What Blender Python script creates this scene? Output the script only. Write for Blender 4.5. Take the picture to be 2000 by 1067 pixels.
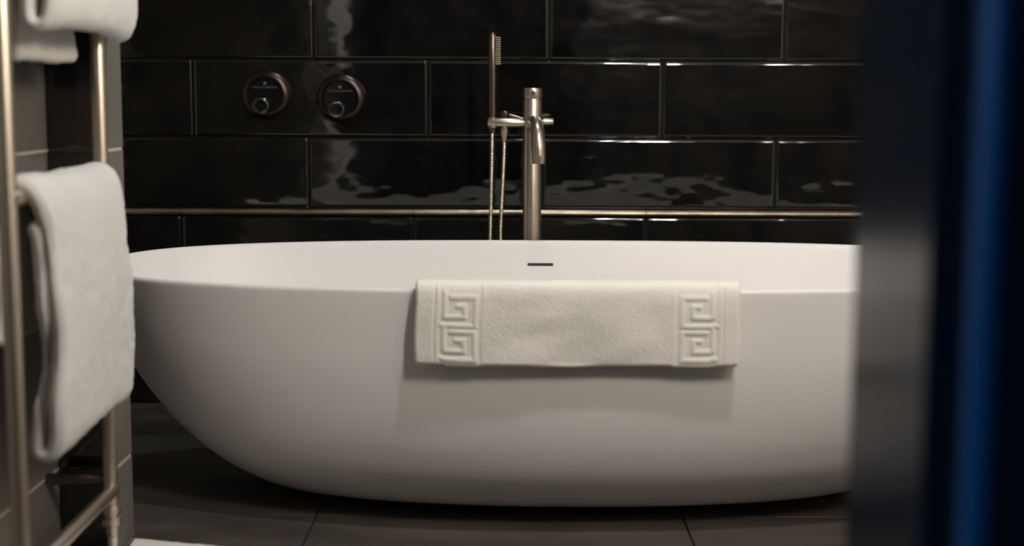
import bpy, bmesh, math, random
from mathutils import Vector, Matrix, noise

random.seed(7)
S = bpy.context.scene
COL = S.collection
for o in list(bpy.data.objects):
    bpy.data.objects.remove(o)

# ------------------------------------------------------------------ camera, world, exposure
CAM_H = 0.815
pitch, roll = math.radians(6.0), 0.004
fw = Vector((0, math.cos(pitch), -math.sin(pitch)))
rt0 = Vector((1, 0, 0)); up0 = rt0.cross(fw)
rt = rt0 * math.cos(roll) + up0 * math.sin(roll)
up = -rt0 * math.sin(roll) + up0 * math.cos(roll)
cd = bpy.data.cameras.new('camera')
cd.sensor_width = 36.0
cd.lens = 43.2
cd.shift_y = -0.0507
cd.clip_start = 0.02
cd.dof.use_dof = True
cd.dof.focus_distance = 2.62
cd.dof.aperture_fstop = 1.8
cam = bpy.data.objects.new('camera', cd)
M4 = Matrix(((rt.x, up.x, -fw.x, 0), (rt.y, up.y, -fw.y, 0), (rt.z, up.z, -fw.z, CAM_H), (0, 0, 0, 1)))
cam.matrix_world = M4
COL.objects.link(cam)
S.camera = cam

S.view_settings.view_transform = 'Standard'
S.view_settings.look = 'None'
S.view_settings.gamma = 1.0
S.view_settings.use_curve_mapping = False
S.view_settings.exposure = 0.0

W = bpy.data.worlds.new('world'); S.world = W
W.use_nodes = True
W.node_tree.nodes['Background'].inputs[0].default_value = (0.20, 0.42, 0.80, 1)
W.node_tree.nodes['Background'].inputs[1].default_value = 0.6

# lamp strengths (the lamps themselves are built further down)
P_OVER_TAP = 20.0      # ceiling downlight close to the tiled wall, above the tap
P_OVER_TUB = 1.5      # ceiling downlight over the right part of the tub
P_FILL_NEAR = 43.0     # unseen tubes added right of the door opening for soft front light
P_FILL_FAR = 15.0
P_KEY = 62.0            # ceiling downlight on the entrance side, right of the door opening
P_WINDOW = 25.0        # daylight through the window of the room behind

# ------------------------------------------------------------------ materials
def new_mat(name):
    m = bpy.data.materials.new(name); m.use_nodes = True
    return m, m.node_tree, m.node_tree.nodes['Principled BSDF']

def mat(name, col, rough=0.5, metal=0.0, var=0.0, scale=8.0, bump=0.0, bscale=30.0, col2=None, stretch=(1, 1, 1), spec=0.5, coat=0.0, detail=4.0, sheen=0.0, rvar=0.0, bdist=0.01):
    m, nt, b = new_mat(name)
    b.inputs['Base Color'].default_value = (*col, 1)
    b.inputs['Roughness'].default_value = rough
    b.inputs['Metallic'].default_value = metal
    b.inputs['Specular IOR Level'].default_value = spec
    b.inputs['Coat Weight'].default_value = coat
    b.inputs['Coat Roughness'].default_value = 0.05
    if sheen:
        b.inputs['Sheen Weight'].default_value = sheen
        b.inputs['Sheen Roughness'].default_value = 0.6
    tc = nt.nodes.new('ShaderNodeTexCoord')
    mp = nt.nodes.new('ShaderNodeMapping'); mp.inputs['Scale'].default_value = stretch
    nt.links.new(tc.outputs['Object'], mp.inputs[0])
    if col2 is not None or rvar:
        n = nt.nodes.new('ShaderNodeTexNoise'); n.inputs['Scale'].default_value = scale; n.inputs['Detail'].default_value = detail
        nt.links.new(mp.outputs[0], n.inputs[0])
        if col2 is not None:
            r = nt.nodes.new('ShaderNodeValToRGB')
            r.color_ramp.elements[0].position = 0.32; r.color_ramp.elements[1].position = 0.68
            r.color_ramp.elements[0].color = (*col, 1); r.color_ramp.elements[1].color = (*col2, 1)
            nt.links.new(n.outputs[0], r.inputs[0]); nt.links.new(r.outputs[0], b.inputs['Base Color'])
        if rvar:
            mr = nt.nodes.new('ShaderNodeMapRange')
            mr.inputs[3].default_value = rough - rvar; mr.inputs[4].default_value = rough + rvar
            nt.links.new(n.outputs[0], mr.inputs[0]); nt.links.new(mr.outputs[0], b.inputs['Roughness'])
    if bump:
        n2 = nt.nodes.new('ShaderNodeTexNoise'); n2.inputs['Scale'].default_value = bscale; n2.inputs['Detail'].default_value = 3
        nt.links.new(mp.outputs[0], n2.inputs[0])
        bp = nt.nodes.new('ShaderNodeBump'); bp.inputs['Strength'].default_value = bump; bp.inputs['Distance'].default_value = bdist
        nt.links.new(n2.outputs[0], bp.inputs['Height']); nt.links.new(bp.outputs[0], b.inputs['Normal'])
    return m

def black_glaze():
    # hand-made black glaze: glossy, wavy, each tile with its own ripple and a slightly different shade
    m, nt, b = new_mat('black_glaze')
    L = nt.links.new
    oi = nt.nodes.new('ShaderNodeObjectInfo')
    tc = nt.nodes.new('ShaderNodeTexCoord')
    cb = nt.nodes.new('ShaderNodeVectorMath'); cb.operation = 'SCALE'; cb.inputs[3].default_value = 37.0
    co = nt.nodes.new('ShaderNodeCombineXYZ')
    for i in range(3): L(oi.outputs['Random'], co.inputs[i])
    L(co.outputs[0], cb.inputs[0])
    ad = nt.nodes.new('ShaderNodeVectorMath'); ad.operation = 'ADD'
    L(tc.outputs['Object'], ad.inputs[0]); L(cb.outputs[0], ad.inputs[1])
    mp = nt.nodes.new('ShaderNodeMapping'); mp.inputs['Scale'].default_value = (0.75, 1.0, 1.5)
    L(ad.outputs[0], mp.inputs[0])
    n1 = nt.nodes.new('ShaderNodeTexNoise'); n1.inputs['Scale'].default_value = 7.5; n1.inputs['Detail'].default_value = 2.2; n1.inputs['Roughness'].default_value = 0.45
    L(mp.outputs[0], n1.inputs[0])
    bp = nt.nodes.new('ShaderNodeBump'); bp.inputs['Strength'].default_value = 0.40; bp.inputs['Distance'].default_value = 0.012
    L(n1.outputs[0], bp.inputs['Height'])
    L(bp.outputs[0], b.inputs['Normal'])
    n2 = nt.nodes.new('ShaderNodeTexNoise'); n2.inputs['Scale'].default_value = 9.0; n2.inputs['Detail'].default_value = 9.0; n2.inputs['Roughness'].default_value = 0.65
    L(ad.outputs[0], n2.inputs[0])
    r = nt.nodes.new('ShaderNodeValToRGB')
    r.color_ramp.elements[0].position = 0.35; r.color_ramp.elements[0].color = (0.0028, 0.0027, 0.0023, 1)
    r.color_ramp.elements[1].position = 0.72; r.color_ramp.elements[1].color = (0.0125, 0.0105, 0.0085, 1)
    L(n2.outputs[0], r.inputs[0])
    L(r.outputs[0], b.inputs['Base Color'])
    b.inputs['Roughness'].default_value = 0.07
    b.inputs['IOR'].default_value = 1.85
    b.inputs['Specular IOR Level'].default_value = 0.5
    return m

def towel_mat(name, col):
    m, nt, b = new_mat(name)
    L = nt.links.new
    b.inputs['Base Color'].default_value = (*col, 1)
    b.inputs['Roughness'].default_value = 0.95
    b.inputs['Specular IOR Level'].default_value = 0.15
    b.inputs['Sheen Weight'].default_value = 0.25
    b.inputs['Sheen Roughness'].default_value = 0.5
    tc = nt.nodes.new('ShaderNodeTexCoord')
    n = nt.nodes.new('ShaderNodeTexNoise'); n.inputs['Scale'].default_value = 420; n.inputs['Detail'].default_value = 3
    n3 = nt.nodes.new('ShaderNodeTexNoise'); n3.inputs['Scale'].default_value = 60; n3.inputs['Detail'].default_value = 3
    L(tc.outputs['Object'], n.inputs[0]); L(tc.outputs['Object'], n3.inputs[0])
    mx = nt.nodes.new('ShaderNodeMath'); mx.operation = 'ADD'
    L(n.outputs[0], mx.inputs[0]); L(n3.outputs[0], mx.inputs[1])
    bp = nt.nodes.new('ShaderNodeBump'); bp.inputs['Strength'].default_value = 0.3; bp.inputs['Distance'].default_value = 0.004
    L(mx.outputs[0], bp.inputs['Height']); L(bp.outputs[0], b.inputs['Normal'])
    return m

def emit(name, col, strength):
    m = bpy.data.materials.new(name); m.use_nodes = True
    nt = m.node_tree; nt.nodes.clear()
    e = nt.nodes.new('ShaderNodeEmission'); e.inputs[0].default_value = (*col, 1); e.inputs[1].default_value = strength
    o = nt.nodes.new('ShaderNodeOutputMaterial'); nt.links.new(e.outputs[0], o.inputs[0])
    return m

MT = {}
MT['glaze'] = black_glaze()
MT['black_grout'] = mat('black_grout', (0.006, 0.0055, 0.005), 0.85, bump=0.3, bscale=200, bdist=0.002)
MT['bronze_trim'] = mat('bronze_trim', (0.46, 0.38, 0.28), 0.36, 1.0, col2=(0.30, 0.23, 0.17), scale=14, stretch=(1, 1, 6), bump=0.12, bscale=22, bdist=0.004)
MT['grey_tile'] = mat('grey_tile', (0.135, 0.125, 0.111), 0.42, col2=(0.175, 0.163, 0.146), scale=5, bump=0.08, bscale=80, bdist=0.003)
MT['pale_grout'] = mat('pale_grout', (0.50, 0.47, 0.40), 0.9, bump=0.2, bscale=300, bdist=0.001)
MT['floor_tile'] = mat('floor_tile', (0.040, 0.034, 0.029), 0.50, col2=(0.098, 0.084, 0.070), scale=2.2, stretch=(1, 3.2, 1), bump=0.12, bscale=40, bdist=0.003, detail=9, rvar=0.08)
MT['floor_grout'] = mat('floor_grout', (0.035, 0.028, 0.022), 0.9, bump=0.2, bscale=200, bdist=0.002)
MT['stone_white'] = mat('stone_white', (0.80, 0.78, 0.76), 0.38, bump=0.03, bscale=60, bdist=0.002, spec=0.4)
MT['slot_dark'] = mat('slot_dark', (0.004, 0.004, 0.004), 0.6, bump=0.05)
MT['nickel'] = mat('nickel', (0.58, 0.51, 0.42), 0.32, 1.0, bump=0.03, bscale=300, bdist=0.001, rvar=0.03, scale=30)
MT['nickel_dark'] = mat('nickel_dark', (0.22, 0.17, 0.135), 0.28, 1.0, bump=0.03, bscale=300, bdist=0.001)
MT['hose'] = mat('hose', (0.66, 0.57, 0.45), 0.28, 1.0, bump=0.02, bscale=200)
MT['rubber'] = mat('rubber', (0.42, 0.36, 0.25), 0.6, bump=0.05)
MT['rail_steel'] = mat('rail_steel', (0.66, 0.58, 0.48), 0.38, 1.0, bump=0.02, bscale=200, bdist=0.001)
MT['bronze'] = mat('bronze', (0.065, 0.049, 0.041), 0.33, 1.0, bump=0.03, bscale=120, bdist=0.001)
MT['face_black'] = mat('face_black', (0.006, 0.006, 0.006), 0.12, 0.0, bump=0.01)
MT['print'] = mat('print', (0.10, 0.105, 0.12), 0.6, bump=0.01)
MT['chrome'] = mat('chrome', (0.62, 0.60, 0.57), 0.14, 1.0, bump=0.01)
MT['towel_front'] = towel_mat('towel_front', (0.79, 0.77, 0.71))
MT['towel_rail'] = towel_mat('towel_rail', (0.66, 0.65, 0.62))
MT['bath_mat'] = towel_mat('bath_mat', (0.84, 0.81, 0.76))
MT['navy'] = mat('navy', (0.009, 0.019, 0.032), 0.20, bump=0.02, bscale=50, bdist=0.002, spec=0.4)
MT['blue'] = mat('blue', (0.006, 0.115, 0.30), 0.35, bump=0.02, bscale=50, bdist=0.002)  # bead only: blue window highlight put into the base colour
MT['plaster'] = mat('plaster', (0.62, 0.59, 0.55), 0.8, bump=0.05, bscale=60, bdist=0.003)
MT['dark_plaster'] = mat('dark_plaster', (0.05, 0.05, 0.055), 0.8, bump=0.05, bscale=60, bdist=0.003)
MT['brown_carpet'] = mat('brown_carpet', (0.05, 0.04, 0.035), 0.95, bump=0.4, bscale=300, bdist=0.004)
MT['white_metal'] = mat('white_metal', (0.75, 0.74, 0.72), 0.4, bump=0.01)
MT['window_frame'] = mat('window_frame', (0.55, 0.55, 0.55), 0.5, bump=0.02)
MT['white_pipe'] = mat('white_pipe', (0.70, 0.66, 0.60), 0.3, 0.3, bump=0.01)

# ------------------------------------------------------------------ object helpers
def link(name, me, m, parent=None, smooth=False):
    if smooth:
        me.polygons.foreach_set('use_smooth', [True] * len(me.polygons))
    if m is not None and not me.materials:
        me.materials.append(MT[m])
    o = bpy.data.objects.new(name, me)
    COL.objects.link(o)
    if parent is not None:
        o.parent = parent
        o.matrix_parent_inverse = Matrix.Translation(parent.location).inverted()
    return o

def tag(o, label=None, cat=None, group=None, kind=None):
    if label: o['label'] = label
    if cat: o['category'] = cat
    if group: o['group'] = group
    if kind: o['kind'] = kind
    return o

def thing(name, loc, label, cat, group=None):
    o = bpy.data.objects.new(name, None); COL.objects.link(o)
    o.location = loc; o.empty_display_size = 0.05
    return tag(o, label, cat, group)

def pydata(name, v, f):
    me = bpy.data.meshes.new(name); me.from_pydata([tuple(p) for p in v], [], f); me.update(); return me

def box_mesh(name, lo, hi, bevel=0.0, seg=2):
    bm = bmesh.new()
    bmesh.ops.create_cube(bm, size=1.0)
    for v in bm.verts:
        v.co = Vector([(lo[i] + hi[i]) / 2 + v.co[i] * (hi[i] - lo[i]) for i in range(3)])
    if bevel:
        bmesh.ops.bevel(bm, geom=bm.edges[:], offset=bevel, segments=seg, profile=0.5, affect='EDGES')
    me = bpy.data.meshes.new(name); bm.to_mesh(me); bm.free(); return me

def lathe(name, prof, n=48, centre=(0, 0, 0), axis='Z'):
    """prof: list of (radius, height) revolved around an axis"""
    v, f = [], []
    for r, h in prof:
        for k in range(n):
            a = 2 * math.pi * k / n
            p = (r * math.cos(a), r * math.sin(a), h)
            if axis == 'Y': p = (p[0], -p[2], p[1])      # +height points to -Y (towards the viewer's side)
            if axis == 'X': p = (p[2], p[0], p[1])
            v.append((p[0] + centre[0], p[1] + centre[1], p[2] + centre[2]))
    m = len(prof)
    for i in range(m - 1):
        for k in range(n):
            a, b = i * n + k, i * n + (k + 1) % n
            f.append((a, b, b + n, a + n))
    f.append(tuple(range(n))[::-1]); f.append(tuple(range((m - 1) * n, m * n)))
    return pydata(name, v, f)

def tube(name, pts, radii, n=20, cap=True):
    pts = [Vector(p) for p in pts]
    if not isinstance(radii, (list, tuple)): radii = [radii] * len(pts)
    v, f = [], []
    T = [(pts[min(i + 1, len(pts) - 1)] - pts[max(i - 1, 0)]).normalized() for i in range(len(pts))]
    ref = Vector((0, 0, 1)) if abs(T[0].z) < 0.9 else Vector((1, 0, 0))
    nrm = (ref - T[0] * ref.dot(T[0])).normalized()
    for i, p in enumerate(pts):
        nrm = (nrm - T[i] * nrm.dot(T[i])).normalized()
        b = T[i].cross(nrm)
        for k in range(n):
            a = 2 * math.pi * k / n
            v.append(p + (nrm * math.cos(a) + b * math.sin(a)) * radii[i])
    for i in range(len(pts) - 1):
        for k in range(n):
            a, c = i * n + k, i * n + (k + 1) % n
            f.append((a, c, c + n, a + n))
    if cap:
        f.append(tuple(range(n))[::-1]); f.append(tuple(range((len(pts) - 1) * n, len(pts) * n)))
    return pydata(name, v, f)

def spline(pts, per=12):
    P = [Vector(p) for p in pts]
    P = [P[0] * 2 - P[1]] + P + [P[-1] * 2 - P[-2]]
    out = []
    for i in range(1, len(P) - 2):
        a, b, c, d = P[i - 1], P[i], P[i + 1], P[i + 2]
        for k in range(per):
            t = k / per
            out.append(0.5 * ((2 * b) + (c - a) * t + (2 * a - 5 * b + 4 * c - d) * t * t + (3 * b - a - 3 * c + d) * t ** 3))
    out.append(P[-2].copy())
    return out

def sharp_smooth(o, ang=35):
    me = o.data
    me.polygons.foreach_set('use_smooth', [True] * len(me.polygons))
    bm = bmesh.new(); bm.from_mesh(me)
    lim = math.radians(ang)
    for e in bm.edges:
        if len(e.link_faces) == 2 and e.calc_face_angle(0) > lim: e.smooth = False
    bm.to_mesh(me); bm.free()
    return o

def struct(name, me, m, parent=None):
    o = link(name, me, m, parent)
    if parent is None: tag(o, kind='structure')
    return o

# ------------------------------------------------------------------ the room
WY = 3.158            # tiled wall behind the tub
XL, XN, XA, XR = -0.79, -0.69, -1.30, 1.75    # left wall, face of its end post, alcove, right wall
YN0, YN1 = 2.09, 2.176                        # wall end (nib) front and back
YD0, YD1 = 0.80, 1.00                         # partition with the door opening
CZ = 2.40
fl = struct('floor', box_mesh('floor', (-2.6, -3.2, -0.12), (2.6, WY + 0.12, -0.006)), 'floor_grout')
struct('ceiling', box_mesh('ceiling', (-2.6, -3.2, CZ), (2.6, WY + 0.12, CZ + 0.1)), 'plaster')
wb = struct('wall_back', box_mesh('wall_back', (XA - 0.1, WY + 0.006, -0.006), (XR + 0.1, WY + 0.12, CZ)), 'black_grout')
wl = struct('wall_left', box_mesh('wall_left', (-1.25, YD1 - 0.06, -0.006), (XL - 0.0012, YN0 + 0.008, CZ)), 'pale_grout')
we = struct('wall_end', box_mesh('wall_end', (XA, YN0 + 0.008, -0.006), (XN - 0.0012, YN1, CZ)), 'pale_grout')
struct('wall_alcove', box_mesh('wall_alcove', (XA - 0.1, YN0, -0.006), (XA, WY + 0.006, CZ)), 'plaster')
struct('wall_right', box_mesh('wall_right', (XR, YD1 - 0.06, -0.006), (XR + 0.1, WY + 0.006, CZ)), 'plaster')
DX0, DX1 = -0.76, 0.30
struct('wall_front', box_mesh('wall_front', (DX1 + 0.03, YD0, -0.006), (2.5, YD1 - 0.06, CZ)), 'dark_plaster')
struct('wall_front_side', box_mesh('wall_front_side', (-2.5, YD0, -0.006), (DX0 - 0.03, YD1 - 0.06, CZ)), 'dark_plaster')
struct('wall_front_top', box_mesh('wall_front_top', (DX0 - 0.03, YD0, 2.08), (DX1 + 0.03, YD1 - 0.06, CZ)), 'dark_plaster')
# room behind the viewer, with a window in its left wall
struct('wall_rear', box_mesh('wall_rear', (-2.6, -3.3, -0.006), (2.6, -3.2, CZ)), 'dark_plaster')
struct('wall_rear_right', box_mesh('wall_rear_right', (2.5, -3.2, -0.006), (2.6, YD1, CZ)), 'dark_plaster')
wr = struct('wall_rear_left', box_mesh('wall_rear_left', (-2.6, -3.2, -0.006), (-2.5, -1.6, CZ)), 'dark_plaster')
struct('wall_rear_left_low', box_mesh('wll', (-2.6, -1.6, -0.006), (-2.5, 0.2, 0.7)), 'dark_plaster')
struct('wall_rear_left_high', box_mesh('wlh', (-2.6, -1.6, 2.1), (-2.5, 0.2, CZ)), 'dark_plaster')
struct('wall_rear_left_near', box_mesh('wln', (-2.6, 0.2, -0.006), (-2.5, YD1, CZ)), 'dark_plaster')
wf = bpy.data.objects.new('window_1', None); COL.objects.link(wf); wf.location = (-2.55, -0.7, 0.7); tag(wf, kind='structure')
for lo, hi in (((-2.58, -1.6, 0.7), (-2.52, -1.54, 2.1)), ((-2.58, 0.14, 0.7), (-2.52, 0.2, 2.1)), ((-2.58, -1.54, 0.7), (-2.52, 0.14, 0.76)),
               ((-2.58, -1.54, 2.04), (-2.52, 0.14, 2.1)), ((-2.58, -0.73, 0.76), (-2.52, -0.67, 2.04))):
    link('window_bar', box_mesh('window_bar', lo, hi, 0.006), 'window_frame', wf)
al = bpy.data.lights.new('daylight', 'AREA'); al.shape = 'RECTANGLE'; al.size = 1.6; al.size_y = 1.25
al.energy = P_WINDOW; al.color = (0.35, 0.62, 1.0)
alo = bpy.data.objects.new('daylight', al); COL.objects.link(alo)
alo.location = (-2.62, -0.7, 1.4); alo.rotation_euler = (0, math.radians(-90), 0)

# door lining and architrave, painted navy, edge bead coloured with the window's blue highlight
dr = bpy.data.objects.new('door_1', None); COL.objects.link(dr); dr.location = (DX1, 0.88, 0); tag(dr, kind='structure')
link('jamb', box_mesh('jamb', (0.283, 0.824, 0.0), (0.33, 1.008, 2.05), 0.004), 'navy', dr)
link('architrave', box_mesh('architrave', (0.312, 0.775, 0.0), (0.42, 0.800, 2.12), 0.004), 'navy', dr)
link('rebate', box_mesh('rebate', (0.298, 0.800, 0.0), (0.33, 0.824, 2.05), 0.002), 'navy', dr)
sharp_smooth(link('bead', lathe('bead', [(0.002, 0.0), (0.011, 0.004), (0.011, 2.10), (0.002, 2.104)], 20, (0.307, 0.786, 0)), 'blue', dr))
link('jamb', box_mesh('jamb', (-0.79, 0.80, 0.0), (-0.76, 1.0, 2.05), 0.004), 'navy', dr)
link('lintel', box_mesh('lintel', (-0.79, 0.80, 2.05), (0.33, 1.0, 2.08), 0.003), 'navy', dr)

# black wall tiles, laid in a running bond; one shared mesh for full tiles, cut ones for the ends
TW, JOINT = 0.600, 0.004
def tile_mesh(w, h, t=0.008, edge=0.006, drop=0.0022):
    """cushion-edged tile: face towards -Y, origin at its lower left corner on the wall plane"""
    e2 = edge + 0.0025
    xs = [0, 0.0006, edge, e2, w - e2, w - edge, w - 0.0006, w]; zs = [0, 0.0006, edge, e2, h - e2, h - edge, h - 0.0006, h]
    v, f = [], []
    for zi, z in enumerate(zs):
        for xi, x in enumerate(xs):
            k = min(xi, 7 - xi, zi, 7 - zi)
            v.append((x, {0: 0.0, 1: -t + drop, 2: -t, 3: -t}[k], z))
    for i in range(7):
        for j in range(7):
            a = i * 8 + j
            f.append((a, a + 1, a + 9, a + 8))
    me = pydata('tile', v, f)
    me.polygons.foreach_set('use_smooth', [True] * len(me.polygons))
    return me
rows = [(0.0, 0.098, -0.555), (0.102, 0.298, -0.255), (0.302, 0.494, -0.2541),      # z0, z1, x of one vertical joint
        (0.5165, 0.6955, -0.5224), (0.6995, 0.8935, -0.2165), (0.8975, 1.0915, -0.5071)]
z = 1.0955; k = 0
while z < CZ - 0.02:
    rows.append((z, min(z + 0.194, CZ - 0.002), [-0.21, -0.51][k % 2])); z += 0.198; k += 1
cache = {}
for z0, z1, xj in rows:
    x = xj - math.ceil((xj - XA) / TW) * TW
    while x < XR:
        a, b = max(x + JOINT / 2, XA + 0.001), min(x + TW - JOINT / 2, XR - 0.001)
        x += TW
        if b - a < 0.02: continue
        key = (round(b - a, 4), round(z1 - z0, 4))
        if key not in cache: cache[key] = tile_mesh(*key)
        o = link('tile', cache[key], 'glaze', wb)
        o.location = (a, WY + 0.006, z0)
        o.rotation_euler = (random.uniform(-1, 1) * 0.006, 0, random.uniform(-1, 1) * 0.0025)
# slim metal trim between two courses, in three lengths
tr = bpy.data.objects.new('trim_1', None); COL.objects.link(tr); tr.location = (0, WY, 0.505); tag(tr, kind='structure')
x = -0.2541 - 2 * 0.6
i = 0
while x < XR:
    a, b = max(x + 0.001, XA), min(x + 0.6 - 0.001, XR)
    n = 9
    prof = [(WY + 0.006, 0.4975)] + [(WY - 0.006 - (0.0045 * math.sin(math.pi * q / (n - 1)) - 0.006 * (q / (n - 1))), 0.4975 + 0.0155 * q / (n - 1)) for q in range(n)] + [(WY + 0.006, 0.5130)]
    v = [(a, p[0], p[1]) for p in prof] + [(b, p[0], p[1]) for p in prof]
    m = len(prof)
    f = [(q, q + 1, q + 1 + m, q + m) for q in range(m - 1)] + [tuple(range(m))[::-1], tuple(range(m, 2 * m))]
    o = link('trim_strip', pydata('trim_strip', v, f), 'bronze_trim', tr)
    sharp_smooth(o, 50)
    x += 0.6; i += 1

# grey tiles on the left wall and on the end of the wall; black ones on its narrow front
def slab_tile(lo, hi, m, parent, bev=0.0012):
    return link('tile', box_mesh('tile', lo, hi, bev, 1), m, parent)
zj = [0.0, 0.157, 0.713, 1.269, 1.825, CZ - 0.002]
for i in range(len(zj) - 1):
    z0, z1 = zj[i] + 0.0024, zj[i + 1] - 0.0024
    for y0, y1 in ((1.012, 1.398), (1.402, YN0 - 0.001)):
        slab_tile((XL - 0.010, y0, z0), (XL, y1, z1), 'grey_tile', wl)
    slab_tile((XN - 0.010, YN0, z0), (XN, YN1 + 0.004, z1), 'grey_tile', we)
    slab_tile((XL - 0.002, YN0 - 0.001, z0), (XN - 0.0102, YN0 + 0.010, z1), 'glaze', we)
slab_tile((XA, YN1 + 0.0, 0.0), (XN - 0.0102, YN1 + 0.010, CZ - 0.002), 'grey_tile', we)

# floor tiles
xj = [-1.30, -1.084, -0.376, 0.332, 1.040, 1.75]
yj = [1.0, 1.595, 2.303, 3.011, WY]
for i in range(len(xj) - 1):
    for j in range(len(yj) - 1):
        if xj[i] < -1.2 and j < 2: continue
        slab_tile((xj[i] + 0.0016, yj[j] + 0.0016, -0.012), (xj[i + 1] - 0.0016, yj[j + 1] - 0.0016, random.uniform(-0.0003, 0.0)), 'floor_tile', fl, 0.001)
tag(link('bedroom_carpet', box_mesh('bedroom_carpet', (-2.48, -3.18, -0.006), (2.48, 0.99, 0.004)), 'brown_carpet'), 'dark brown carpet beyond the doorway', 'carpet')

# ------------------------------------------------------------------ ceiling downlights
def downlight(x, y, power, col, spot_deg, aim, label, blend=0.6, size=0.05):
    t = thing('ceiling_downlight', (x, y, CZ), label, 'light', 'ceiling downlights')
    sharp_smooth(link('bezel', lathe('bezel', [(0.036, -0.001), (0.050, -0.001), (0.052, -0.004), (0.048, -0.008), (0.038, -0.009), (0.036, -0.004)], 40, (x, y, CZ)), 'white_metal', t))
    MT['lens_' + label] = emit('lens', col, power * 1.1)
    link('lens', lathe('lens', [(0.001, -0.0045), (0.0355, -0.0045), (0.0355, -0.003), (0.001, -0.003)], 32, (x, y, CZ)), 'lens_' + label, t)
    d = bpy.data.lights.new('bulb', 'SPOT'); d.energy = power; d.color = col
    d.spot_size = math.radians(spot_deg); d.spot_blend = blend; d.shadow_soft_size = size
    o = bpy.data.objects.new('bulb', d); COL.objects.link(o); o.parent = t
    o.location = (0, 0, -0.03)
    v = Vector(aim) - Vector((x, y, CZ - 0.03))
    o.rotation_euler = v.to_track_quat('-Z', 'Y').to_euler()
    return t
downlight(0.045, 3.04, P_OVER_TAP, (0.84, 0.94, 1.0), 110, (0.10, 2.75, 0), 'recessed ceiling light directly above the bath tap')
downlight(0.55, 2.30, P_OVER_TUB, (0.84, 0.94, 1.0), 110, (0.45, 2.38, 0), 'recessed ceiling light above the right half of the bathtub')
downlight(0.46, 1.36, P_KEY, (0.95, 0.965, 1.0), 110, (0.2, 2.0, 0), 'recessed ceiling light between the blue doorway and the bathtub')

# two unseen upright tubes added right of the doorway as soft front fill
def fill_tube(x, power, label):
    y, z0, ln, r = YD1 - 0.06, 1.35, 0.40, 0.028
    t = thing('fill_lamp', (x, y, z0), label, 'fill lamp', 'added fill tubes on the doorway wall')
    link('back_plate', box_mesh('back_plate', (x - 0.035, y, z0 + 0.12), (x + 0.035, y + 0.014, z0 + 0.28), 0.004), 'nickel', t)
    sharp_smooth(link('arm', tube('arm', [(x, y + 0.012, z0 + 0.2), (x, y + 0.05, z0 + 0.2)], 0.010, 16), 'nickel', t))
    for zz in (z0 - 0.018, z0 + ln - 0.002):
        sharp_smooth(link('end_cap', lathe('end_cap', [(0.004, 0), (r, 0), (r + 0.002, 0.003), (r + 0.002, 0.017), (r, 0.020), (0.004, 0.020)], 28, (x, y + 0.075, zz)), 'nickel', t))
    A = 2 * math.pi * r * ln
    MT['opal_%.1f' % x] = emit('opal', (1.0, 0.885, 0.76), power / (math.pi * A))
    link('opal_tube', lathe('opal_tube', [(0.004, 0), (r, 0.0), (r, ln), (0.004, ln)], 24, (x, y + 0.075, z0)), 'opal_%.1f' % x, t)
fill_tube(0.62, P_FILL_NEAR, 'added opal fill tube nearer the blue doorway')
fill_tube(1.20, P_FILL_FAR, 'added opal fill tube farther from the blue doorway')

# ------------------------------------------------------------------ bathtub
TX, TY, TZ = 0.12, 2.505, 0.468
tub = thing('bathtub', (TX, TY, 0), 'large oval freestanding white stone bathtub standing before the black tiled wall', 'bathtub')
outer = [(0.000, 0.560, 0.140), (0.004, 0.592, 0.158), (0.018, 0.624, 0.202), (0.036, 0.658, 0.245), (0.069, 0.712, 0.289), (0.113, 0.766, 0.326),
         (0.157, 0.809, 0.343), (0.198, 0.842, 0.352), (0.25, 0.878, 0.359), (0.32, 0.914, 0.3645), (0.39, 0.940, 0.3665), (0.44, 0.953, 0.369), (0.462, 0.958, 0.370)]
rim = [(0.4655, 0.9575, 0.3695), (0.468, 0.9550, 0.3670), (0.4685, 0.9510, 0.3630), (0.468, 0.9470, 0.3590), (0.4655, 0.9445, 0.3565)]
inner = [(0.455, 0.941, 0.353), (0.41, 0.926, 0.338), (0.35, 0.900, 0.318), (0.28, 0.862, 0.292), (0.21, 0.808, 0.258), (0.16, 0.745, 0.222),
         (0.128, 0.665, 0.180), (0.112, 0.56, 0.135), (0.106, 0.40, 0.085), (0.104, 0.20, 0.04), (0.1035, 0.03, 0.01)]
def dense(pr):
    P = spline([(a, b, c) for a, b, c in pr], 4)
    return [(p.x, p.y, p.z) for p in P]
rings = dense(outer) + rim + dense(inner)
NS = 192
v, f = [], []
for zz, L, Wd in rings:
    n = 2.15 + 0.45 * min(1, max(0, zz / TZ))
    for k in range(NS):
        a = 2 * math.pi * k / NS
        c, s = math.cos(a), math.sin(a)
        v.append((TX + L * math.copysign(abs(c) ** (2 / n), c), TY + Wd * math.copysign(abs(s) ** (2 / n), s), zz))
for i in range(len(rings) - 1):
    for k in range(NS):
        a, b = i * NS + k, i * NS + (k + 1) % NS
        f.append((a, b, b + NS, a + NS))
f.append(tuple(range(NS))[::-1]); f.append(tuple(range((len(rings) - 1) * NS, len(rings) * NS)))
link('tub_shell', pydata('tub_shell', v, f), 'stone_white', tub, True)
def inner_w(zz):
    for (a, _, wa), (b, _, wb_) in zip(inner, inner[1:]):
        if b <= zz <= a: return wa + (wb_ - wa) * (a - zz) / (a - b)
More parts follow.
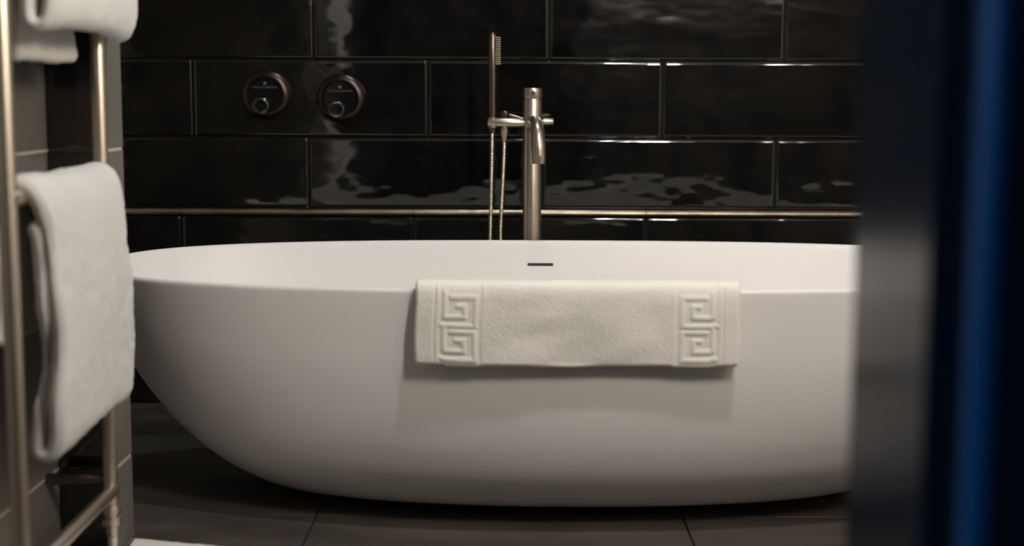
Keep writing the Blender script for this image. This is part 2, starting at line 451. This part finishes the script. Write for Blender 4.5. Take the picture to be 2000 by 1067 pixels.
# overflow slot, a dark rounded slit in the far inner side
sx0, sx1, sz, sh = 0.0362, 0.0971, 0.4145, 0.0031
loop = []
for k in range(9):
    a = math.pi / 2 + math.pi * k / 8; loop.append((sx0 + sh + sh * math.cos(a), sz + sh * math.sin(a)))
for k in range(9):
    a = -math.pi / 2 + math.pi * k / 8; loop.append((sx1 - sh + sh * math.cos(a), sz + sh * math.sin(a)))
v = [(x, TY + inner_w(zz) - 0.0012, zz) for x, zz in loop] + [(x, TY + inner_w(zz) + 0.004, zz) for x, zz in loop]
m = len(loop)
f = [tuple(range(m))] + [(q, (q + 1) % m, (q + 1) % m + m, q + m) for q in range(m)] + [tuple(range(m, 2 * m))[::-1]]
tag(link('overflow_slot', pydata('overflow_slot', v, f), 'slot_dark', tub), 'thin black overflow slot')
sharp_smooth(link('drain', lathe('drain', [(0.002, 0.1085), (0.028, 0.1085), (0.032, 0.1065), (0.032, 0.1035)], 32, (TX, TY, 0)), 'chrome', tub))

# ------------------------------------------------------------------ free-standing bath tap
PX, PY = 0.0485, 2.985
tap = thing('bath_tap', (PX, PY, 0), 'tall brushed nickel floor-standing bath tap with curved spout behind the tub', 'tap')
sharp_smooth(link('base_flange', lathe('base_flange', [(0.024, 0.0), (0.045, 0.0), (0.045, 0.006), (0.042, 0.009), (0.024, 0.010)], 40, (PX, PY, 0)), 'nickel', tap))
sharp_smooth(link('post', lathe('post', [(0.0225, 0.008), (0.0225, 0.7955), (0.0215, 0.7985), (0.0195, 0.7990), (0.0195, 0.8005)], 48, (PX, PY, 0)), 'nickel', tap))
cap = sharp_smooth(link('control_cap', lathe('control_cap', [(0.0195, 0.8003), (0.0222, 0.8005), (0.0228, 0.802), (0.0228, 0.8225), (0.0218, 0.8245), (0.003, 0.8250)], 48, (PX, PY, 0)), 'nickel', tap))
sharp_smooth(link('index_mark', lathe('index_mark', [(0.0005, 0.0), (0.0042, 0.0), (0.0042, 0.003), (0.003, 0.0045), (0.0005, 0.0045)], 20, (PX + 0.002, PY - 0.0205, 0.814), 'Y'), 'nickel_dark', cap))
sp = spline([(PX, PY, 0.738), (PX + 0.003, PY - 0.035, 0.743), (PX + 0.007, PY - 0.08, 0.742), (PX + 0.010, PY - 0.118, 0.727), (PX + 0.012, PY - 0.138, 0.700), (PX + 0.013, PY - 0.143, 0.672), (PX + 0.0132, PY - 0.143, 0.660)], 8)
spo = sharp_smooth(link('spout', tube('spout', sp, 0.0158, 32), 'nickel', tap))
e = sp[-1]
sharp_smooth(link('aerator', lathe('aerator', [(0.012, -0.0105), (0.0150, -0.010), (0.0150, 0.002), (0.012, 0.003)], 32, (e.x, e.y, 0.6605)), 'nickel', spo))
sharp_smooth(link('collar', lathe('collar', [(0.0172, 0.014), (0.0195, 0.017), (0.0195, 0.027), (0.0172, 0.030)], 32, (PX + 0.0015, PY, 0.7395), 'Y'), 'nickel', spo))
# side arm that carries the hand shower, stub on the other side
arm = sharp_smooth(link('side_arm', lathe('side_arm', [(0.003, -0.108), (0.0108, -0.108), (0.0114, -0.107), (0.0114, -0.030), (0.009, -0.024), (0.008, -0.015)], 32, (PX, PY - 0.002, 0.7410), 'X'), 'nickel', tap))
sharp_smooth(link('holder_ring', lathe('holder_ring', [(0.0085, 0.0), (0.0098, 0.001), (0.0098, 0.025), (0.0085, 0.026)], 28, (-0.0485, PY - 0.002, 0.7280)), 'nickel', arm))
sharp_smooth(link('lever_stub', lathe('lever_stub', [(0.005, 0.018), (0.005, 0.026), (0.0085, 0.027), (0.0085, 0.0495), (0.0078, 0.0505), (0.002, 0.0505)], 28, (PX, PY - 0.002, 0.7440), 'X'), 'nickel', tap))
sharp_smooth(link('pivot', lathe('pivot', [(0.002, 0.0305), (0.006, 0.029), (0.0082, 0.025), (0.0085, 0.015)], 24, (PX - 0.0115, PY - 0.001, 0.737), 'Y'), 'nickel', tap))
dv = sharp_smooth(link('diverter', tube('diverter', [(-0.0205 + 0.014, PY + 0.018, 0.756), (0.004, PY + 0.014, 0.753), (0.022, PY + 0.008, 0.748), (0.036, PY + 0.004, 0.744)], [0.0075, 0.0072, 0.0068, 0.0068], 20), 'nickel_dark', tap))
sharp_smooth(link('diverter_knob', lathe('diverter_knob', [(0.002, 0.0275), (0.0105, 0.0275), (0.0115, 0.0265), (0.0115, 0.0185), (0.0105, 0.0175), (0.007, 0.017), (0.006, -0.015)], 28, (-0.0190, PY + 0.018, 0.7410)), 'nickel_dark', dv))
sharp_smooth(link('hose_union', lathe('hose_union', [(0.006, 0.030), (0.0068, 0.028), (0.0068, 0.022), (0.0098, 0.020), (0.0098, 0.010), (0.0055, -0.006), (0.0055, -0.012)], 28, (-0.0195, PY, 0.7065)), 'nickel', tap))

# hand shower resting in the arm
hs = thing('hand_shower', (-0.0485, PY - 0.002, 0.72), 'slim brushed nickel stick hand shower upright in the tap holder', 'shower head')
sharp_smooth(link('shower_body', lathe('shower_body', [(0.003, 0.714), (0.0070, 0.718), (0.0075, 0.730), (0.0082, 0.77), (0.0086, 0.87), (0.0086, 0.945), (0.0066, 0.953), (0.0026, 0.9585)], 32, (-0.0485, PY - 0.002, 0)), 'nickel_dark', hs))
link('spray_plate', box_mesh('spray_plate', (-0.0430, PY - 0.0080, 0.880), (-0.0395, PY + 0.0040, 0.948), 0.0012), 'nickel_dark', hs)
bmn = bmesh.new()
for r in range(13):
    for c in range(2):
        q = lathe('q', [(0.0013, 0.0), (0.0013, 0.0085), (0.0008, 0.0105)], 8, (-0.0392, PY - 0.0055 + c * 0.007, 0.8825 + r * 0.0052), 'X')
        bmn.from_mesh(q); bpy.data.meshes.remove(q)
me = bpy.data.meshes.new('nozzles'); bmn.to_mesh(me); bmn.free()
tag(link('nozzles', me, 'rubber', hs), kind='stuff')
hp = spline([(-0.0485, PY - 0.002, 0.716), (-0.0500, PY - 0.003, 0.62), (-0.0525, PY - 0.004, 0.50), (-0.0545, PY - 0.004, 0.40), (-0.057, PY, 0.28), (-0.050, PY + 0.004, 0.17), (-0.034, PY + 0.006, 0.145), (-0.018, PY + 0.006, 0.18),
             (-0.018, PY + 0.003, 0.28), (-0.0245, PY, 0.40), (-0.0280, PY, 0.47), (-0.0235, PY, 0.58), (-0.0200, PY, 0.66), (-0.0195, PY, 0.697)], 60)
# ribbed hose: resample evenly, radius alternates
acc = [0]
for a, b in zip(hp, hp[1:]): acc.append(acc[-1] + (b - a).length)
step = 0.00125; N = int(acc[-1] / step)
pts, j = [], 0
for i in range(N + 1):
    d = i * step
    while j < len(acc) - 2 and acc[j + 1] < d: j += 1
    t = (d - acc[j]) / max(1e-9, acc[j + 1] - acc[j]); pts.append(hp[j].lerp(hp[j + 1], min(1, t)))
link('hose', tube('hose', pts, [0.0053 if (i % 4) < 2 else 0.0040 for i in range(len(pts))], 12), 'hose', hs, True)

# ------------------------------------------------------------------ two round fittings on the tiles
def text_mesh(body, size):
    cu = bpy.data.curves.new('txt', 'FONT'); cu.body = body; cu.size = size; cu.align_x = 'CENTER'; cu.extrude = 0.0002
    o = bpy.data.objects.new('txt', cu); COL.objects.link(o)
    dg = bpy.context.evaluated_depsgraph_get()
    me = bpy.data.meshes.new_from_object(o.evaluated_get(dg))
    bpy.data.objects.remove(o)
    me.transform(Matrix.Rotation(math.pi / 2, 4, 'X'))
    me.materials.clear()
    return me
TXT = text_mesh('MOLTON BROWN', 0.0075)
for (cx, cz), lab in (((-0.6275, 0.8055), 'left'), ((-0.437, 0.797), 'right')):
    t = thing('wall_dispenser', (cx, WY, cz), 'round bronze-rimmed soap dispenser on the black tiles, %s' % ('farther from the bath tap' if lab == 'left' else 'nearer the bath tap'), 'soap dispenser', 'round dispensers on the tiled wall')
    c = (cx, WY - 0.002, cz)
    sharp_smooth(link('rim', lathe('rim', [(0.040, 0.0), (0.0625, 0.0), (0.0625, 0.006), (0.0605, 0.010), (0.0560, 0.0150), (0.0475, 0.0195), (0.0455, 0.0195), (0.0440, 0.0165), (0.0420, 0.0120)], 72, c, 'Y'), 'bronze', t), 45)
    fc = link('face', lathe('face', [(0.002, 0.004), (0.0435, 0.004), (0.0435, 0.0135), (0.002, 0.0140)], 56, c, 'Y'), 'face_black', t)
    k = sharp_smooth(link('knob', lathe('knob', [(0.019, 0.010), (0.0205, 0.012), (0.0205, 0.040), (0.0185, 0.0425), (0.0150, 0.0430), (0.0140, 0.0405), (0.003, 0.0400)], 44, (cx - 0.009, WY, cz - 0.0275), 'Y'), 'chrome', t))
    link('knob_face', lathe('knob_face', [(0.002, 0.038), (0.0138, 0.038), (0.0138, 0.0412), (0.002, 0.0414)], 32, (cx - 0.009, WY, cz - 0.0275), 'Y'), 'face_black', k)
    o = link('lettering', TXT, 'print', fc); o.location = (cx - 0.002, WY - 0.0163, cz + 0.0165); o.matrix_parent_inverse = Matrix()
    # small round emblem with petals
    bm = bmesh.new()
    for q in range(8):
        a = math.pi * 2 * q / 8
        p = lathe('q', [(0.0004, 0.0), (0.0015, 0.0), (0.0015, 0.0005), (0.0004, 0.0006)], 10, (cx - 0.002 + 0.0028 * math.cos(a), WY - 0.0160, cz + 0.029 + 0.0028 * math.sin(a)), 'Y')
        bm.from_mesh(p); bpy.data.meshes.remove(p)
    p = lathe('q', [(0.0004, 0.0), (0.002, 0.0), (0.002, 0.0006), (0.0004, 0.0007)], 12, (cx - 0.002, WY - 0.0160, cz + 0.029), 'Y')
    bm.from_mesh(p); bpy.data.meshes.remove(p)
    me = bpy.data.meshes.new('emblem'); bm.to_mesh(me); bm.free()
    link('emblem', me, 'print', fc)
    link('label_line', box_mesh('label_line', (cx - 0.034, WY - 0.0164, cz + 0.0005), (cx + 0.030, WY - 0.0158, cz + 0.0085), 0.0002, 1), 'face_black', fc)

# ------------------------------------------------------------------ cloth
def cloth(name, path, th, n_u, place, disp, taper, m, parent=None, step=0.0024):
    """path: 2D centre line (q,z); swept along u in 0..1; place(u,q,z,s)->xyz; disp(u,s,side,q,z)->offset along the section normal"""
    P = spline([(a, b, 0) for a, b in path], 24)
    acc = [0]
    for a, b in zip(P, P[1:]): acc.append(acc[-1] + (b - a).length)
    N = int(acc[-1] / step); C, j = [], 0
    for i in range(N + 1):
        d = acc[-1] * i / N
        while j < len(acc) - 2 and acc[j + 1] < d: j += 1
        C.append(P[j].lerp(P[j + 1], min(1, (d - acc[j]) / max(1e-9, acc[j + 1] - acc[j]))))
    T = [(C[min(i + 1, N)] - C[max(i - 1, 0)]).normalized() for i in range(N + 1)]
    sec = []                                     # (q, z, nq, nz, s, side)
    for i in range(N + 1): sec.append((C[i], Vector((T[i].y, -T[i].x, 0)), i / N, 1))
    for k in range(1, 6):
        a = math.pi * k / 6; nn = Vector((T[N].y, -T[N].x, 0)); sec.append((C[N], nn * math.cos(a) + T[N] * math.sin(a), 1.0, 0))
    for i in range(N, -1, -1): sec.append((C[i], Vector((-T[i].y, T[i].x, 0)), i / N, -1))
    for k in range(1, 6):
        a = math.pi * k / 6; nn = Vector((-T[0].y, T[0].x, 0)); sec.append((C[0], nn * math.cos(a) - T[0] * math.sin(a), 0.0, 0))
    M = len(sec); v, f = [], []
    for iu in range(n_u + 1):
        u = iu / n_u
        k = min(1.0, min(u, 1 - u) / taper)
        w = math.sqrt(max(0.0, 1 - (1 - k) ** 2)) * 0.97 + 0.03
        for c, nv, s, side in sec:
            h = th / 2 * w + disp(u, s, side, c.x, c.y) * w
            v.append(place(u, c.x + nv.x * h, c.y + nv.y * h, s))
    for iu in range(n_u):
        for k in range(M):
            a, b = iu * M + k, iu * M + (k + 1) % M
            f.append((a, b, b + M, a + M))
    f.append(tuple(range(M))[::-1]); f.append(tuple(range(n_u * M, (n_u + 1) * M)))
    me = pydata(name, v, f)
    bm = bmesh.new(); bm.from_mesh(me); bmesh.ops.recalc_face_normals(bm, faces=bm.faces[:]); bm.to_mesh(me); bm.free()
    return link(name, me, m, parent, True)

nz = lambda x, y, z, s: noise.noise(Vector((x * s, y * s, z * s)))

# --- folded towel over the front rim, woven with a meander border at each end
U0, U1 = -0.1690, 0.4005
KS = 1.582e-4
def seg(a, b): return tuple(KS * q for q in (a[0] - 118, a[1] - 100, b[0] - 118, b[1] - 100))
SEGS = []
for oy in (0, 375):
    A = [(520, 255 + oy), (792, 255 + oy), (792, 562 + oy), (415, 562 + oy)]
    B = [(452, 215 + oy), (452, 468 + oy), (668, 468 + oy), (668, 350 + oy), (590, 350 + oy)]
    for L in (A, B): SEGS += [seg(a, b) for a, b in zip(L, L[1:])]
def sstep(a, b, x):
    t = min(1, max(0, (x - a) / (b - a))); return t * t * (3 - 2 * t)
def key_relief(x, d):
    if x < 0.030 or x > 0.125: return 0.0
    best = 1
    for x0, y0, x1, y1 in SEGS:
        dx = max(min(x0, x1) - x, 0, x - max(x0, x1)); dy = max(min(y0, y1) - d, 0, d - max(y0, y1))
        q = math.hypot(dx, dy)
        if q < best: best = q
    return 1 - sstep(0.0015, 0.0062, best)
WTOW = U1 - U0
def tow_front(u, s, side, q, z):
    r = 0.0007 * nz(u * 3.1, s * 2.3, side, 3.0) + 0.0003 * random.uniform(-1, 1)
    if side == -1 and q > 0.004:
        x = u * WTOW; d = 0.483 - z
        xm = min(x, WTOW + 0.004 - x)
        g = key_relief(xm, d)
        band = sstep(0.0415, 0.045, xm) * (1 - sstep(0.112, 0.1155, xm))
        r += 0.0019 * g - 0.0010 * band
        r -= 0.0012 * math.exp(-((xm - 0.0345) / 0.0016) ** 2) + 0.0012 * math.exp(-((xm - 0.1155) / 0.0016) ** 2)
        if 0.12 < x < 0.45:                      # soft slanting creases in the plain middle
            r += 0.0045 * noise.noise(Vector((x * 7 - d * 12, d * 17 + x * 9, 1.3))) * sstep(0.12, 0.16, x) * (1 - sstep(0.41, 0.45, x))
        r += 0.0020 * noise.noise(Vector((x * 5, d * 9, 4.1)))
    elif side == -1:
        r += 0.0014 * noise.noise(Vector((u * 22, z * 30, 2.2)))
    return r
def place_front(u, q, z, s):
    x = U0 + (U1 - U0) * u
    t = abs((x - TX) / 0.958)
    y = TY - 0.370 * (1 - t ** 2.6) ** (1 / 2.6) - q
    hang = max(0.0, s - 0.45)
    x += (0.0025 * math.sin(7 * s + 5) if u < 0.5 else -0.004 * hang + 0.0015 * math.sin(9 * s)) * min(1, hang * 4)
    dz = -hang * (0.004 * math.sin(u * math.pi) - 0.002 * math.cos(u * 9)) - hang * 0.004 * (1 if 0.09 < min(u, 1 - u) < 0.21 else 0)
    y -= 0.003 * hang * math.sin(u * 7 + 1)
    return (x, y, z + dz)
front_path = [(-0.054, 0.392), (-0.044, 0.430), (-0.034, 0.460), (-0.025, 0.4745), (-0.010, 0.4785), (0.007, 0.4770), (0.0150, 0.464), (0.0165, 0.43), (0.0165, 0.39), (0.0165, 0.3445)]
tw = cloth('towel', front_path, 0.0155, 380, place_front, tow_front, 0.012, 'towel_front', None, 0.0016)
tag(tw, 'white terry towel with woven meander borders folded over the bathtub front rim', 'towel')

# --- ladder towel rail on the left wall
RX, RYN, RYF = -0.680, 1.650, 2.030
rail = thing('towel_rail', (RX, (RYN + RYF) / 2, 0.0), 'tall brushed steel ladder towel rail on the grey tiled wall', 'towel rail')
for y in (RYN, RYF):
    sharp_smooth(link('post', lathe('post', [(0.004, 0.108), (0.0122, 0.111), (0.0122, 1.62), (0.010, 1.625), (0.003, 1.626)], 36, (RX, y, 0)), 'rail_steel', rail))
    for zz in (0.1555, 1.50):
        b = sharp_smooth(link('wall_bracket', lathe('wall_bracket', [(0.004, XL - RX), (0.0105, XL - RX), (0.0105, -0.040), (0.0090, -0.034), (0.0060, -0.010)], 28, (RX, y + 0.006, zz), 'X'), 'nickel_dark', rail))
    vlv = sharp_smooth(link('valve', lathe('valve', [(0.009, 0.112), (0.0150, 0.111), (0.0150, 0.099), (0.0115, 0.097), (0.0115, 0.093), (0.0165, 0.091), (0.0165, 0.079), (0.0105, 0.076), (0.0100, 0.062), (0.007, 0.058)], 16, (RX, y, 0)), 'rail_steel', rail), 25)
    sharp_smooth(link('supply_pipe', tube('supply_pipe', spline([(RX, y, 0.066), (RX - 0.001, y + 0.003, 0.045), (RX - 0.006, y + 0.012, 0.02), (RX - 0.008, y + 0.016, 0.0005)], 6), 0.0078, 16), 'white_pipe', vlv))
for zz in (0.140, 0.668, 1.27, 1.55):
    sharp_smooth(link('rung', lathe('rung', [(0.003, -0.0035), (0.0100, -0.003), (0.0112, 0.0), (0.0112, RYF - RYN), (0.0100, RYF - RYN + 0.003), (0.003, RYF - RYN + 0.0035)], 28, (RX + 0.005, RYF, zz), 'Y'), 'rail_steel', rail))

def rail_disp(seed, amp):
    def d(u, s, side, q, z):
        r = 0.0007 * random.uniform(-1, 1)
        r += amp * nz(u * 2.0 + seed, s * 3.0, side * 0.5, 2.2) + 0.0020 * nz(u * 9 + seed, s * 20, side, 2.0)
        return r
    return d
# big towel low on the rail: over a rung, down the outer side, folded back up inside
main_path = [(-0.714, 0.47), (-0.713, 0.52), (-0.712, 0.58), (-0.708, 0.655), (-0.697, 0.681), (-0.676, 0.689), (-0.655, 0.680), (-0.6435, 0.650), (-0.636, 0.58), (-0.631, 0.50), (-0.632, 0.41),
             (-0.636, 0.345), (-0.644, 0.318), (-0.656, 0.312), (-0.667, 0.320), (-0.664, 0.350), (-0.656, 0.43), (-0.6545, 0.53), (-0.656, 0.60), (-0.660, 0.635)]
def place_main(u, q, z, s):
    y = 1.688 + (2.020 - 1.688) * u
    edge = 0.010 * math.sin(s * 17 + 0.6) + 0.005 * math.sin(s * 41)
    if u < 0.5: y += edge * (1 - 2 * u) + 0.012 * sstep(0.72, 0.80, s) * (1 - 2 * u)
    else: y += (0.006 * math.sin(s * 13) + 0.002 * math.sin(s * 60)) * (2 * u - 1)
    return (q - 0.006 + 0.004 * math.sin(u * 5 + 2 * s) * sstep(0.40, 0.55, s), y, z - 0.004 - 0.005 * sstep(0.4, 0.7, s) + 0.006 * (u - 0.5) * sstep(0.4, 0.7, s) + 0.004 * math.sin(u * 6.0 + 1.2) * sstep(0.2, 0.3, s) * (1 - sstep(0.38, 0.5, s)))
tw2 = cloth('towel', main_path, 0.0215, 90, place_main, rail_disp(1.7, 0.0035), 0.030, 'towel_rail', None, 0.0040)
tag(tw2, 'large thick white towel folded over the low rung of the ladder rail', 'towel')
# upper towel: outer drop ends higher than the inner one
up_path = [(-0.703, 0.868), (-0.708, 0.90), (-0.712, 1.0), (-0.711, 1.18), (-0.706, 1.262), (-0.694, 1.284), (-0.675, 1.291), (-0.654, 1.282), (-0.6425, 1.25), (-0.634, 1.15), (-0.629, 1.02),
           (-0.629, 0.945), (-0.636, 0.912), (-0.649, 0.905), (-0.659, 0.914), (-0.659, 0.95), (-0.655, 1.05), (-0.657, 1.18)]
def place_up(u, q, z, s):
    a, b = 1.700, 2.030 + 0.035 * sstep(0.40, 0.62, s)
    k = 1 - sstep(0.02, 0.30, s)
    a, b = a + (1.745 - a) * k, b + (1.985 - b) * k
    return (q - 0.005 + 0.004 * math.sin(u * 6 + 1 + 3 * s), a + (b - a) * u, z + (0.012 * math.sin(u * 3.0) - 0.002 * u) * sstep(0.5, 0.65, s))
tw3 = cloth('towel', up_path, 0.0215, 90, place_up, rail_disp(5.2, 0.0035), 0.030, 'towel_rail', None, 0.0040)
tag(tw3, 'thick white towel on the upper rung of the ladder rail, cut by the picture top', 'towel')

# ------------------------------------------------------------------ white bath mat on the floor
v, f = [], []
cor = [(-0.655, 1.72), (-0.36, 1.72), (-0.40, 2.078), (-0.684, 2.150)]
NU, NV = 40, 44
for side in (0, 1):
    for j in range(NV + 1):
        for i in range(NU + 1):
            a, b = i / NU, j / NV
            x = (cor[0][0] * (1 - a) + cor[1][0] * a) * (1 - b) + (cor[3][0] * (1 - a) + cor[2][0] * a) * b
            y = (cor[0][1] * (1 - a) + cor[1][1] * a) * (1 - b) + (cor[3][1] * (1 - a) + cor[2][1] * a) * b
            e = min(a * 0.29, (1 - a) * 0.29, b * 0.4, (1 - b) * 0.4)
            t = math.sqrt(max(0, 1 - (1 - min(1, e / 0.008)) ** 2))
            hh = 0.0015 + (0.0125 + 0.0015 * nz(x, y, 0, 14) + 0.0006 * random.uniform(-1, 1)) * t
            v.append((x, y, hh if side else 0.0008))
K = (NU + 1) * (NV + 1)
for j in range(NV):
    for i in range(NU):
        a = j * (NU + 1) + i
        f.append((a, a + NU + 1, a + NU + 2, a + 1)); f.append((a + K, a + 1 + K, a + NU + 2 + K, a + NU + 1 + K))
bord = [i for i in range(NU + 1)] + [(j + 1) * (NU + 1) - 1 for j in range(1, NV + 1)] + [NV * (NU + 1) + i for i in range(NU - 1, -1, -1)] + [j * (NU + 1) for j in range(NV - 1, 0, -1)]
for p, q in zip(bord, bord[1:] + bord[:1]): f.append((p, q, q + K, p + K))
tag(link('bath_mat', pydata('bath_mat', v, f), 'bath_mat', None, True), 'white bath mat lying on the floor beside the grey wall end', 'bath mat')
